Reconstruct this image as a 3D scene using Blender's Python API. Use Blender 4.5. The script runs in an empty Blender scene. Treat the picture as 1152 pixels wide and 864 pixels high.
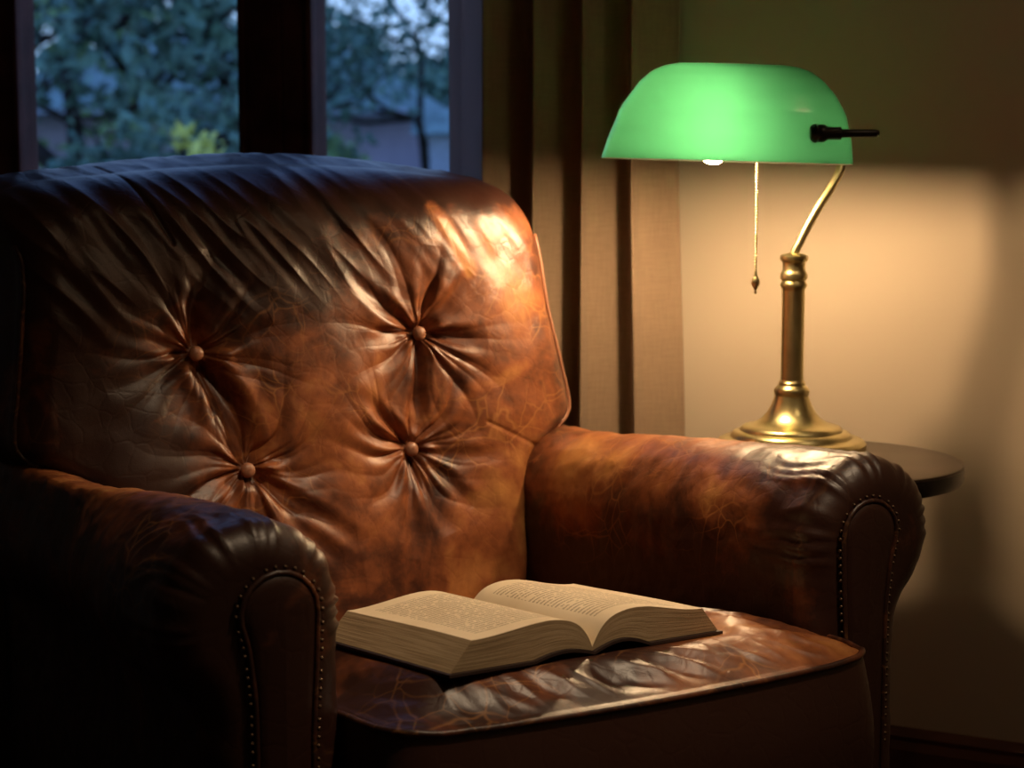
import bpy, bmesh, math, random
import numpy as np
from mathutils import Vector, Matrix
random.seed(7)
D = bpy.data
SC = bpy.context.scene
COL = SC.collection

# ------------------------------------------------------------------ camera, light, exposure
PX = 2100.0
cam = D.cameras.new('camera'); cam_o = D.objects.new('camera', cam); COL.objects.link(cam_o)
cam_o.location = (0, 0, 1.0)
cam_o.rotation_euler = (math.radians(90 - 6.708), 0, 0)
cam.sensor_width = 36.0; cam.sensor_fit = 'HORIZONTAL'; cam.lens = PX * 36.0 / 1152
cam.clip_start = .05; cam.clip_end = 200
cam.dof.use_dof = True; cam.dof.focus_distance = 2.12; cam.dof.aperture_fstop = 6.0
SC.camera = cam_o
SC.view_settings.view_transform = 'Standard'; SC.view_settings.look = 'None'
SC.view_settings.gamma = 1.0; SC.view_settings.exposure = 0.15
SC.view_settings.use_curve_mapping = False
BULB_E = 570.0
BULB_C = (1.0, 0.66, 0.36)
SKY_E = 1.5
FILL_SPOT_W = 115.0
CEIL_FILL_E = 6.5
try:
    SC.cycles.max_bounces = 10; SC.cycles.diffuse_bounces = 4; SC.cycles.glossy_bounces = 4
    SC.cycles.transmission_bounces = 8; SC.cycles.sample_clamp_indirect = 6.0
    SC.cycles.use_denoising = True
    SC.cycles.caustics_reflective = False; SC.cycles.caustics_refractive = False
except Exception: pass

W = D.worlds.new('dusk_sky'); SC.world = W; W.use_nodes = True
nt = W.node_tree; nt.nodes.clear()
wo = nt.nodes.new('ShaderNodeOutputWorld'); bg = nt.nodes.new('ShaderNodeBackground')
tc = nt.nodes.new('ShaderNodeTexCoord'); sp = nt.nodes.new('ShaderNodeSeparateXYZ')
cr = nt.nodes.new('ShaderNodeValToRGB')
cr.color_ramp.elements[0].position = 0.0; cr.color_ramp.elements[0].color = (.42, .62, .95, 1)
cr.color_ramp.elements[1].position = .7; cr.color_ramp.elements[1].color = (.10, .22, .62, 1)
nt.links.new(tc.outputs['Generated'], sp.inputs[0]); nt.links.new(sp.outputs['Z'], cr.inputs[0])
nt.links.new(cr.outputs[0], bg.inputs[0]); bg.inputs[1].default_value = SKY_E
nt.links.new(bg.outputs[0], wo.inputs[0])

# ------------------------------------------------------------------ helpers
def tag(o, label=None, cat=None, group=None, kind=None):
    if label: o['label'] = label
    if cat: o['category'] = cat
    if group: o['group'] = group
    if kind: o['kind'] = kind
    return o
def empty(name, loc=(0, 0, 0), rz=0):
    o = D.objects.new(name, None); COL.objects.link(o); o.location = loc; o.rotation_euler = (0, 0, rz)
    o.empty_display_size = .05
    return o
def link(name, me, mat=None, parent=None, smooth=True):
    o = D.objects.new(name, me); COL.objects.link(o)
    if mat is not None: me.materials.append(mat)
    if parent is not None: o.parent = parent
    if smooth: me.polygons.foreach_set('use_smooth', [True] * len(me.polygons))
    me.update()
    return o
def mesh_from(name, V, F):
    me = D.meshes.new(name); me.from_pydata([tuple(map(float, v)) for v in V], [], F); me.update(); return me
def grid_mesh(name, P, closed_u=False, closed_v=False, flip=False):
    """P: (nu, nv, 3)"""
    nu, nv = P.shape[:2]
    idx = np.arange(nu * nv).reshape(nu, nv)
    iu = np.arange(nu if closed_u else nu - 1); iv = np.arange(nv if closed_v else nv - 1)
    A, B = np.meshgrid(iu, iv, indexing='ij')
    A2 = (A + 1) % nu; B2 = (B + 1) % nv
    q = np.stack([idx[A, B], idx[A2, B], idx[A2, B2], idx[A, B2]], -1).reshape(-1, 4)
    if flip: q = q[:, ::-1]
    me = D.meshes.new(name)
    me.vertices.add(nu * nv); me.vertices.foreach_set('co', P.reshape(-1).astype(np.float32))
    me.loops.add(q.size); me.loops.foreach_set('vertex_index', q.reshape(-1).astype(np.int32))
    me.polygons.add(len(q)); me.polygons.foreach_set('loop_start', np.arange(0, q.size, 4, dtype=np.int32))
    me.polygons.foreach_set('loop_total', np.full(len(q), 4, dtype=np.int32))
    me.update(calc_edges=True); me.validate()
    return me
def orient(me, want=1):
    """make the faces of a roughly star-shaped shell look outwards (want=1) or inwards (-1)"""
    n = len(me.polygons); c = np.empty(n * 3); me.polygons.foreach_get('center', c); c = c.reshape(-1, 3)
    nn = np.empty(n * 3); me.polygons.foreach_get('normal', nn); nn = nn.reshape(-1, 3)
    a = np.empty(n); me.polygons.foreach_get('area', a)
    if ((c - c.mean(0)) * nn).sum(1) @ a * want < 0: me.flip_normals()
    return me
def set_attr(me, name, arr):
    a = me.attributes.new(name, 'FLOAT', 'POINT'); a.data.foreach_set('value', np.asarray(arr, dtype=np.float32).reshape(-1))
def tube(name, pts, r, mat, parent=None, seg=14, closed=False, caps=True):
    pts = np.array(pts, float); n = len(pts)
    rr = np.full(n, r) if np.isscalar(r) else np.array(r, float)
    T = np.gradient(pts, axis=0) if not closed else np.roll(pts, -1, 0) - np.roll(pts, 1, 0)
    T /= np.linalg.norm(T, axis=1)[:, None] + 1e-12
    ref = np.array([0, 0, 1.]) if abs(T[0, 2]) < .9 else np.array([1., 0, 0])
    N = np.cross(T[0], ref); N /= np.linalg.norm(N); rows = []
    for i in range(n):
        N = N - T[i] * (N @ T[i]); N /= np.linalg.norm(N); B = np.cross(T[i], N)
        a = np.linspace(0, 2 * np.pi, seg, endpoint=False)
        rows.append(pts[i] + rr[i] * (np.cos(a)[:, None] * N + np.sin(a)[:, None] * B))
    P = np.array(rows)
    if caps and not closed:
        P = np.concatenate([np.repeat(pts[:1, None, :], seg, 1) + (P[:1] - pts[:1, None]) * .01, P, np.repeat(pts[-1:, None, :], seg, 1) + (P[-1:] - pts[-1:, None]) * .01])
    me = grid_mesh(name, P, closed_u=closed, closed_v=True, flip=True)
    return link(name, me, mat, parent)
def lathe(name, prof, mat, parent=None, seg=64, loc=(0, 0, 0), axis='z', dens=1):
    prof = np.array(prof, float)
    a = np.linspace(0, 2 * np.pi, seg, endpoint=False)
    P = np.stack([prof[:, None, 0] * np.cos(a), prof[:, None, 0] * np.sin(a), np.repeat(prof[:, 1:2], seg, 1)], -1)
    if axis == 'x': P = P[..., [2, 0, 1]]
    if axis == 'y': P = P[..., [1, 2, 0]]
    me = grid_mesh(name, P + np.array(loc), closed_v=True, flip=True)
    o = link(name, me, mat, parent)
    bm = bmesh.new(); bm.from_mesh(me); bmesh.ops.remove_doubles(bm, verts=bm.verts, dist=1e-6)
    bmesh.ops.recalc_face_normals(bm, faces=bm.faces); bm.to_mesh(me); bm.free()
    me.set_sharp_from_angle(angle=math.radians(35))
    return o
def box_bm(bm, lo, hi, M=None, bev=0.0):
    r = bmesh.ops.create_cube(bm, size=1.0); vs = r['verts']
    c = [(lo[i] + hi[i]) / 2 for i in range(3)]; s = [hi[i] - lo[i] for i in range(3)]
    for v in vs: v.co = Vector((c[0] + v.co.x * s[0], c[1] + v.co.y * s[1], c[2] + v.co.z * s[2]))
    if bev > 0:
        es = list({e for v in vs for e in v.link_edges})
        r2 = bmesh.ops.bevel(bm, geom=es, offset=bev, segments=2, affect='EDGES', profile=.6)
        vs = list({v for f in r2['faces'] for v in f.verts} | {v for v in vs if v.is_valid})
    if M is not None:
        for v in vs: v.co = M @ v.co
def boxes(name, L, mat, parent=None, M=None, bev=0.0):
    bm = bmesh.new()
    for lo, hi in L: box_bm(bm, lo, hi, M, bev)
    bmesh.ops.recalc_face_normals(bm, faces=bm.faces)
    me = D.meshes.new(name); bm.to_mesh(me); bm.free()
    return link(name, me, mat, parent, smooth=False)

# numpy gradient noise
_rng = np.random.RandomState(3)
_perm = np.concatenate([_rng.permutation(256)] * 3)
_grad = _rng.normal(size=(256, 3)); _grad /= np.linalg.norm(_grad, axis=1)[:, None]
def noise(P):
    P = np.asarray(P, float); i = np.floor(P).astype(int); f = P - i; w = f * f * f * (f * (f * 6 - 15) + 10)
    out = 0
    for dx in (0, 1):
        for dy in (0, 1):
            for dz in (0, 1):
                h = _perm[(_perm[(_perm[(i[..., 0] + dx) & 255] + i[..., 1] + dy) & 255] + i[..., 2] + dz) & 255]
                g = _grad[h]; d = f - np.array([dx, dy, dz])
                ww = (w[..., 0] if dx else 1 - w[..., 0]) * (w[..., 1] if dy else 1 - w[..., 1]) * (w[..., 2] if dz else 1 - w[..., 2])
                out = out + ww * (g * d).sum(-1)
    return out * 1.6
def fbm(P, o=4):
    s = 0; a = 1
    for k in range(o): s = s + a * noise(P * 2 ** k + 17.3 * k); a *= .5
    return s
def smooth(a, b, x):
    t = np.clip((x - a) / (b - a), 0, 1); return t * t * (3 - 2 * t)
def seg_dist(U, Z, p, q):
    p = np.array(p, float); q = np.array(q, float); d = q - p; L2 = d @ d
    t = np.clip(((U - p[0]) * d[0] + (Z - p[1]) * d[1]) / L2, 0, 1)
    return np.hypot(U - p[0] - t * d[0], Z - p[1] - t * d[1]), t

# ------------------------------------------------------------------ materials
class NT:
    def __init__(s, name):
        s.m = D.materials.new(name); s.m.use_nodes = True; s.t = s.m.node_tree; s.t.nodes.clear()
        s.out = s.n('ShaderNodeOutputMaterial')
    def n(s, ty, **kw):
        x = s.t.nodes.new(ty)
        for k, v in kw.items():
            if k.startswith('_'): setattr(x, k[1:], v)
            else:
                x.inputs[k.replace('__', ' ')].default_value = v
        return x
    def l(s, a, b): s.t.links.new(a, b)
    def ramp(s, fac, stops, interp='LINEAR'):
        r = s.n('ShaderNodeValToRGB'); r.color_ramp.interpolation = interp
        e = r.color_ramp.elements
        while len(e) < len(stops): e.new(.5)
        for k, (p, c) in enumerate(stops): e[k].position = p; e[k].color = c if len(c) == 4 else (*c, 1)
        s.l(fac, r.inputs[0]); return r.outputs[0]
    def math(s, op, a, b=None, c=None):
        x = s.n('ShaderNodeMath', _operation=op)
        for k, v in enumerate((a, b, c)):
            if v is None: continue
            if isinstance(v, (int, float)): x.inputs[k].default_value = v
            else: s.l(v, x.inputs[k])
        return x.outputs[0]
    def mix(s, fac, a, b, mode='MIX'):
        x = s.n('ShaderNodeMix', _data_type='RGBA', _blend_type=mode)
        for k, v in ((0, fac), (6, a), (7, b)):
            if isinstance(v, (int, float)): x.inputs[k].default_value = v
            elif isinstance(v, tuple): x.inputs[k].default_value = v if len(v) == 4 else (*v, 1)
            else: s.l(v, x.inputs[k])
        return x.outputs[2]
    def noise(s, vec, scale, detail=4, rough=.55, dist=0):
        x = s.n('ShaderNodeTexNoise', Scale=scale, Detail=detail, Roughness=rough, Distortion=dist)
        if vec is not None: s.l(vec, x.inputs['Vector'])
        return x.outputs['Fac']
    def mapping(s, scale=(1, 1, 1), rot=(0, 0, 0), loc=(0, 0, 0), src='Object'):
        t = s.n('ShaderNodeTexCoord'); m = s.n('ShaderNodeMapping')
        m.inputs['Scale'].default_value = scale; m.inputs['Rotation'].default_value = rot; m.inputs['Location'].default_value = loc
        s.l(t.outputs[src], m.inputs[0]); return m.outputs[0]
    def bsdf(s, **kw):
        b = s.n('ShaderNodeBsdfPrincipled')
        for k, v in kw.items():
            k = k.replace('__', ' ')
            if isinstance(v, tuple): b.inputs[k].default_value = v if len(v) == 4 else (*v, 1)
            elif isinstance(v, (int, float)): b.inputs[k].default_value = v
            else: s.l(v, b.inputs[k])
        s.l(b.outputs[0], s.out.inputs[0]); return b
    def bump(s, b, height, strength=.3, dist=.002, prev=None):
        x = s.n('ShaderNodeBump', Strength=strength, Distance=dist); s.l(height, x.inputs['Height'])
        if prev is not None: s.l(prev, x.inputs['Normal'])
        if b is not None: s.l(x.outputs[0], b.inputs['Normal'])
        return x.outputs[0]

def leather(name, dark=(.038, .013, .008), mid=(.12, .036, .015), warm=(.31, .098, .034), pale=(.56, .25, .075), bias=0.0, rough=.41):
    m = NT(name); v = m.mapping()
    at = m.n('ShaderNodeAttribute', _attribute_name='wear_shade').outputs['Fac']
    n1 = m.noise(v, 5.0, 6, .62, .8); n2 = m.noise(v, 17.0, 5, .6, .6); n3 = m.noise(v, 70.0, 3, .6)
    f = m.math('ADD', m.math('MULTIPLY', n1, .62), m.math('ADD', m.math('MULTIPLY', n2, .28), m.math('MULTIPLY', n3, .10)))
    f = m.math('MULTIPLY_ADD', f, 1.8, -.42)
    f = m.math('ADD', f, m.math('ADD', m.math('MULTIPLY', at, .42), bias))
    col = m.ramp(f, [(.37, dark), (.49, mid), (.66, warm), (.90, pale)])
    # fine scratches where the dye has worn through
    vs = m.mapping((1, 1, 1), (0, .6, .2))
    wn = m.n('ShaderNodeTexNoise', Scale=9.0, Detail=3.0)
    m.l(vs, wn.inputs['Vector'])
    add = m.n('ShaderNodeVectorMath', _operation='SCALE'); m.l(wn.outputs['Color'], add.inputs[0]); add.inputs['Scale'].default_value = .07
    ad2 = m.n('ShaderNodeVectorMath', _operation='ADD'); m.l(vs, ad2.inputs[0]); m.l(add.outputs[0], ad2.inputs[1])
    scr = []
    for sc_, th in ((11.0, .010), (23.0, .013)):
        vo = m.n('ShaderNodeTexVoronoi', _feature='DISTANCE_TO_EDGE', Scale=sc_); m.l(ad2.outputs[0], vo.inputs['Vector'])
        scr.append(m.ramp(vo.outputs['Distance'], [(0, (1, 1, 1)), (th * 2.2, (0, 0, 0))]))
    gate = m.ramp(m.noise(v, 6.5, 3), [(.47, (0, 0, 0)), (.60, (1, 1, 1))])
    sfac = m.math('MULTIPLY', m.math('MULTIPLY', m.mix(1.0, scr[0], scr[1], 'SCREEN'), gate), m.math('ADD', m.math('MULTIPLY', at, .6), .28))
    sfac = m.math('MINIMUM', sfac, .6)
    col = m.mix(sfac, col, (.58, .26, .08))
    rg = m.math('ADD', m.math('MULTIPLY', n2, .22), rough - .11)
    b = m.bsdf(Base__Color=col, Roughness=rg, Specular__IOR__Level=.55)
    # grain and creases
    vo2 = m.n('ShaderNodeTexVoronoi', _feature='DISTANCE_TO_EDGE', Scale=430.0); m.l(v, vo2.inputs['Vector'])
    g1 = m.bump(None, vo2.outputs['Distance'], .25, .0005)
    st = m.noise(v, 55.0, 5, .6, .8)
    g2 = m.bump(None, st, .13, .0018, g1)
    cre = m.n('ShaderNodeTexVoronoi', _feature='DISTANCE_TO_EDGE', Scale=34.0); m.l(ad2.outputs[0], cre.inputs['Vector'])
    cz = m.ramp(cre.outputs['Distance'], [(0, (0, 0, 0)), (.09, (1, 1, 1))])
    m.bump(b, cz, .16, .0008, g2)
    return m.m
def plain(name, col, rough=.5, spec=.5, metal=0.0, var=.12, scale=12.0, bump=0.0, bscale=80.0, **kw):
    m = NT(name); v = m.mapping(); n = m.noise(v, scale, 4)
    c2 = tuple(min(1, x * (1 + var * 2)) for x in col); c1 = tuple(x * (1 - var * 2) for x in col)
    c = m.ramp(n, [(.3, c1), (.7, c2)])
    b = m.bsdf(Base__Color=c, Roughness=rough, Metallic=metal, Specular__IOR__Level=spec, **kw)
    if bump: m.bump(b, m.noise(v, bscale, 4), bump, .002)
    return m.m

M = {}
M['leather'] = leather('worn_leather')
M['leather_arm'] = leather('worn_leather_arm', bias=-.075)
M['leather_seat'] = leather('worn_leather_seat', bias=-.10, warm=(.27, .085, .024), pale=(.5, .22, .06))
M['leather_dark'] = leather('dark_leather', bias=-.17, rough=.42)
M['leather_btn'] = plain('button_leather', (.34, .15, .085), .42, .5, var=.1)
M['wall'] = plain('wall_paint', (.56, .47, .36), .85, .2, var=.015, scale=2, bump=.06, bscale=260)
M['ceil'] = plain('ceiling_paint', (.5, .46, .4), .9, .2, var=.02)
m = NT('floor_boards'); v = m.mapping((7, 1.1, 1), (0, 0, .5)); br = m.n('ShaderNodeTexBrick', Scale=1.0); m.l(v, br.inputs['Vector'])
br.inputs['Color1'].default_value = (.045, .02, .011, 1); br.inputs['Color2'].default_value = (.07, .032, .016, 1); br.inputs['Mortar'].default_value = (.006, .003, .002, 1); br.inputs['Mortar Size'].default_value = .01
gr = m.noise(m.mapping((30, 2, 1), (0, 0, .5)), 3, 6)
b = m.bsdf(Base__Color=m.mix(.5, br.outputs[0], m.mix(gr, (.02, .009, .005), (.1, .045, .02)), 'MIX'), Roughness=.4); M['floor'] = m.m
M['darkwood'] = plain('dark_wood', (.10, .032, .028), .6, .2, var=.25, scale=9)
M['basewood'] = plain('baseboard_wood', (.10, .035, .016), .45, .5, var=.2, scale=9)
M['tablewood'] = plain('table_wood', (.045, .028, .020), .30, .5, var=.15, scale=14)
M['tableedge'] = plain('table_edge', (.012, .009, .008), .25, .5, var=.15, scale=14)
m = NT('antique_brass'); v = m.mapping(); n = m.noise(v, 30, 5)
b = m.bsdf(Base__Color=m.ramp(n, [(.3, (.60, .52, .25)), (.7, (.78, .70, .38))]), Metallic=1.0, Roughness=m.math('ADD', m.math('MULTIPLY', n, .12), .25)); M['brass'] = m.m
M['nail'] = plain('nail_brass', (.10, .06, .035), .38, .5, metal=.8)
M['black'] = plain('blackened_metal', (.012, .008, .007), .35, .5, metal=.3)
m = NT('curtain_linen'); v = m.mapping(); wv = m.noise(m.mapping((260, 260, 30)), 1, 3); wh = m.noise(m.mapping((30, 30, 300)), 1, 3)
c = m.mix(m.math('MULTIPLY', m.math('ADD', wv, wh), .5), (.19, .13, .085), (.38, .27, .18))
b = m.bsdf(Base__Color=c, Roughness=.95, Specular__IOR__Level=.1, Sheen__Weight=.3); m.bump(b, m.math('ADD', wv, wh), .4, .001); M['curtain'] = m.m
m = NT('sheer_lining'); d = m.n('ShaderNodeBsdfDiffuse', Color=(.55, .5, .55, 1)); t = m.n('ShaderNodeBsdfTranslucent', Color=(.66, .52, .48, 1)); mx = m.n('ShaderNodeMixShader'); mx.inputs[0].default_value = .62
m.l(d.outputs[0], mx.inputs[1]); m.l(t.outputs[0], mx.inputs[2]); m.l(mx.outputs[0], m.out.inputs[0]); M['sheer'] = m.m
m = NT('window_glass'); g = m.n('ShaderNodeBsdfGlass', Color=(.9, .95, .97, 1), Roughness=0.0, IOR=1.45); tr = m.n('ShaderNodeBsdfTransparent', Color=(.9, .94, .96, 1)); gl = m.n('ShaderNodeBsdfGlossy', Color=(1, 1, 1, 1), Roughness=.02)
fr = m.n('ShaderNodeFresnel', IOR=1.45); mx = m.n('ShaderNodeMixShader'); ge = m.n('ShaderNodeNewGeometry'); m.l(m.math('MULTIPLY', fr.outputs[0], m.math('SUBTRACT', 1.0, ge.outputs['Backfacing'])), mx.inputs[0]); m.l(tr.outputs[0], mx.inputs[1]); m.l(gl.outputs[0], mx.inputs[2]); m.l(mx.outputs[0], m.out.inputs[0])
m.t.nodes.remove(g); M['glass'] = m.m
# opal shade: green outside, white inside
def shade_mat(name, dif, tra, gloss):
    m = NT(name); d = m.n('ShaderNodeBsdfDiffuse', Color=(*dif, 1)); t = m.n('ShaderNodeBsdfTranslucent', Color=(*tra, 1)); mx = m.n('ShaderNodeMixShader'); mx.inputs[0].default_value = .5
    gl = m.n('ShaderNodeBsdfGlossy', Roughness=.16); fr = m.n('ShaderNodeFresnel', IOR=1.5); m2 = m.n('ShaderNodeMixShader')
    m.l(d.outputs[0], mx.inputs[1]); m.l(t.outputs[0], mx.inputs[2]); ge = m.n('ShaderNodeNewGeometry'); m.l(m.math('MULTIPLY', m.math('MULTIPLY', fr.outputs[0], gloss), m.math('SUBTRACT', 1.0, ge.outputs['Backfacing'])), m2.inputs[0]); m.l(mx.outputs[0], m2.inputs[1]); m.l(gl.outputs[0], m2.inputs[2]); m.l(m2.outputs[0], m.out.inputs[0])
    return m.m
M['shade_out'] = shade_mat('green_glass', (.02, .26, .12), (.085, .42, .23), 1.0)
M['shade_in'] = shade_mat('opal_glass_lining', (.50, .52, .46), (.27, .30, .27), .6)
m = NT('lit_bulb'); e = m.n('ShaderNodeEmission', Color=(*BULB_C, 1), Strength=BULB_E); m.l(e.outputs[0], m.out.inputs[0]); M['bulb'] = m.m
M['porcelain'] = plain('socket_shell', (.3, .22, .09), .4, .5, metal=.9)
# paper
m = NT('book_page'); uv = m.n('ShaderNodeTexCoord').outputs['UV']; sx = m.n('ShaderNodeSeparateXYZ'); m.l(uv, sx.inputs[0])
U_, V_ = sx.outputs[0], sx.outputs[1]
rows = m.math('FRACT', m.math('MULTIPLY', V_, 34)); rowid = m.math('FLOOR', m.math('MULTIPLY', V_, 34))
inrow = m.math('MULTIPLY', m.math('GREATER_THAN', rows, .34), m.math('LESS_THAN', rows, .78))
cb = m.n('ShaderNodeCombineXYZ'); m.l(m.math('MULTIPLY', U_, 30), cb.inputs[0]); m.l(m.math('MULTIPLY', rowid, 7.31), cb.inputs[1])
wd = m.n('ShaderNodeTexNoise', Scale=1.0, Detail=0.0); m.l(cb.outputs[0], wd.inputs['Vector'])
cb2 = m.n('ShaderNodeCombineXYZ'); m.l(m.math('MULTIPLY', U_, 190), cb2.inputs[0]); m.l(m.math('MULTIPLY', V_, 150), cb2.inputs[1])
lt = m.n('ShaderNodeTexNoise', Scale=1.0, Detail=1.0); m.l(cb2.outputs[0], lt.inputs['Vector'])
word = m.math('MULTIPLY', m.math('GREATER_THAN', wd.outputs['Fac'], .36), m.math('GREATER_THAN', lt.outputs['Fac'], .42))
box = m.math('MULTIPLY', m.math('MULTIPLY', m.math('GREATER_THAN', U_, .13), m.math('LESS_THAN', U_, .87)), m.math('MULTIPLY', m.math('GREATER_THAN', V_, .1), m.math('LESS_THAN', V_, .9)))
ink = m.math('MULTIPLY', m.math('MULTIPLY', m.math('MULTIPLY', inrow, word), box), .62)
pc = m.ramp(m.noise(m.mapping(), 14, 3), [(.3, (.62, .50, .34)), (.7, (.72, .60, .43))])
b = m.bsdf(Base__Color=m.mix(ink, pc, (.10, .07, .05)), Roughness=.75, Specular__IOR__Level=.2); M['page'] = m.m
m = NT('page_edges'); uv = m.n('ShaderNodeTexCoord').outputs['UV']; sx = m.n('ShaderNodeSeparateXYZ'); m.l(uv, sx.inputs[0])
cb = m.n('ShaderNodeCombineXYZ'); m.l(m.math('MULTIPLY', sx.outputs[0], 1.2), cb.inputs[0]); m.l(m.math('MULTIPLY', sx.outputs[1], 26), cb.inputs[1])
nn = m.noise(cb.outputs[0], 1.5, 3, .6)
b = m.bsdf(Base__Color=m.ramp(nn, [(.3, (.16, .105, .055)), (.52, (.36, .26, .15)), (.7, (.5, .38, .24))]), Roughness=.85, Specular__IOR__Level=.15); m.bump(b, nn, .5, .001); M['edge'] = m.m
M['cover'] = plain('book_cover', (.03, .018, .016), .5, .4)
# outside
M['bark'] = plain('bark', (.035, .03, .028), .9, .1, var=.3)
M['leafA'] = plain('leaf_teal', (.12, .22, .17), .6, .3, var=.45, scale=1.3)
M['leafB'] = plain('leaf_green', (.22, .34, .14), .6, .3, var=.4, scale=1.5)
M['leafY'] = plain('leaf_yellow', (.65, .70, .16), .6, .3, var=.3, scale=2)
M['lawn'] = plain('lawn_grass', (.05, .08, .035), .95, .1, var=.4, scale=3)
M['housewall'] = plain('house_render', (.50, .42, .50), .9, .1, var=.08, scale=1)
M['roof'] = plain('roof_tiles', (.22, .31, .29), .8, .2, var=.2, scale=3)
M['housetrim'] = plain('house_trim', (.45, .5, .6), .7, .2)
M['pane'] = plain('house_pane', (.2, .28, .38), .2, .5)

# ------------------------------------------------------------------ room (window wall runs along direction A)
WP = Vector((.631, 2.896, 0)); ang = math.radians(-27.4)
A_ = Vector((math.cos(ang), math.sin(ang), 0)); N_ = Vector((math.sin(ang), -math.cos(ang), 0))   # N_ points into the room
RM = Matrix(((A_.x, -N_.x, 0, WP.x), (A_.y, -N_.y, 0, WP.y), (0, 0, 1, 0), (0, 0, 0, 1)))       # local: x along wall, y outwards, z up
XL, XR, YF, ZC = -3.0, 1.9, -4.4, 2.6
wx0, wx1, wz0, wz1 = -2.04, -.70, .80, 2.25
def struct(o): o['kind'] = 'structure'; return o
struct(boxes('floor', [((XL - .2, YF - .2, -.1), (XR + .2, .2, 0))], M['floor'], M=RM))
struct(boxes('ceiling', [((XL - .2, YF - .2, ZC), (XR + .2, .2, ZC + .1))], M['ceil'], M=RM))
struct(boxes('wall_back', [((XL - .2, 0, 0), (wx0, .2, ZC)), ((wx1, 0, 0), (XR + .2, .2, ZC)), ((wx0, 0, 0), (wx1, .2, wz0)), ((wx0, 0, wz1), (wx1, .2, ZC))], M['wall'], M=RM))
struct(boxes('wall_left', [((XL - .2, YF, 0), (XL, 0, ZC))], M['wall'], M=RM))
struct(boxes('wall_right', [((XR, YF, 0), (XR + .2, 0, ZC))], M['wall'], M=RM))
struct(boxes('wall_front', [((XL - .2, YF - .2, 0), (XR + .2, YF, ZC))], M['wall'], M=RM))
def baseboard(name, x0, x1):
    prof = [(0, 0), (-.018, 0), (-.018, .075), (-.012, .088), (-.014, .096), (-.006, .106), (0, .108)]
    V = []; 
    for x in (x0, x1):
        for y, z in prof: V.append(RM @ Vector((x, y, z)))
    k = len(prof); F = [(i, i + 1, k + i + 1, k + i) for i in range(k - 1)] + [tuple(range(k))[::-1], tuple(range(k, 2 * k))]
    me = mesh_from(name, V, F); return struct(link(name, me, M['basewood'], smooth=False))
baseboard('baseboard_back', XL, XR)
# two casement windows meeting at a heavy centre post
def casement(name, x0, x1, fl, fr_, parent_label=None):
    z0, z1 = wz0 + .03, wz1 - .03
    o = boxes(name, [((x0, .03, z0), (x0 + fl, .09, z1)), ((x1 - fr_, .03, z0), (x1, .09, z1)), ((x0 + fl, .03, z0), (x1 - fr_, .09, z0 + .08)), ((x0 + fl, .03, z1 - .08), (x1 - fr_, .09, z1))], M['darkwood'], M=RM, bev=.006)
    struct(o)
    bead = boxes('glazing_bead', [((x0 + fl - .002, .022, z0 + .078), (x0 + fl + .010, .04, z1 - .078)), ((x1 - fr_ - .010, .022, z0 + .078), (x1 - fr_ + .002, .04, z1 - .078)),
                                  ((x0 + fl, .022, z0 + .078), (x1 - fr_, .04, z0 + .088)), ((x0 + fl, .022, z1 - .088), (x1 - fr_, .04, z1 - .078))], M['darkwood'], o, M=RM, bev=.003)
    g = boxes('glass', [((x0 + fl - .003, .042, z0 + .075), (x1 - fr_ + .003, .047, z1 - .075))], M['glass'], o, M=RM)
    return o
casement('window_1', -1.205, -.715, .062, .030)
casement('window_2', -1.955, -1.205, .115, .082)
struct(boxes('trim_1', [((wx0, .0, wz0), (-1.955, .14, wz1)), ((-.715, .02, wz0), (wx1, .14, wz1)), ((wx0, .02, wz1 - .03), (wx1, .14, wz1)), ((wx0, -.02, wz0), (wx1, .14, wz0 + .03))], M['darkwood'], M=RM, bev=.004))
struct(boxes('trim_2', [((wx0 - .06, -.016, wz0 - .03), (wx0 + .005, .001, wz1 + .07)), ((wx0, -.016, wz1 - .005), (wx1 - .03, .001, wz1 + .07)), ((wx0 - .08, -.05, wz0 - .035), (wx1 + .03, .001, wz0 + .0))], M['darkwood'], M=RM, bev=.004))

# ------------------------------------------------------------------ armchair
PSI = math.radians(31)
chair = tag(empty('armchair', (.0743, 1.936, 0), PSI), 'worn brown leather rolled-arm armchair with button-tufted back holding an open book', 'armchair')

# ---- back cushion
AL = math.radians(12); TA = math.tan(AL); V0 = .58
def back_v(z): return V0 + TA * (z - .42)
CT = np.array([0.0, .745])
half = [(0, 1.000), (.08, .998), (.16, .993), (.23, .986), (.29, .980), (.338, .968), (.366, .938), (.377, .88), (.383, .80), (.394, .72), (.402, .672), (.402, .65), (.392, .635), (.372, .622), (.345, .606), (.322, .588), (.308, .56), (.300, .52), (.294, .46), (.29, .40), (.28, .355), (.25, .34), (.12, .335), (0, .335)]
def spline_closed(pts, n):
    pts = np.array(pts, float); d = np.r_[0, np.cumsum(np.linalg.norm(np.roll(pts, -1, 0) - pts, axis=1))]
    # Catmull-Rom
    out = []; N = len(pts); s = np.linspace(0, d[-1], n, endpoint=False)
    k = np.searchsorted(d, s, side='right') - 1; k = np.clip(k, 0, N - 1); t = ((s - d[k]) / (d[k + 1] - d[k]))[:, None]
    p0, p1, p2, p3 = pts[(k - 1) % N], pts[k], pts[(k + 1) % N], pts[(k + 2) % N]
    return .5 * (2 * p1 + (p2 - p0) * t + (2 * p0 - 5 * p1 + 4 * p2 - p3) * t ** 2 + (3 * p1 - p0 - 3 * p2 + p3) * t ** 3)
left = [(-u * 1.03 - (.035 if z > .9 and u > .05 else .0) * min(1, u / .3), z) for u, z in half[1:-1]][::-1]
Bd = spline_closed(half + left, 1100)
BUT = [(-.177, .758), (.149, .769), (-.125, .607), (.120, .614)]
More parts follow.
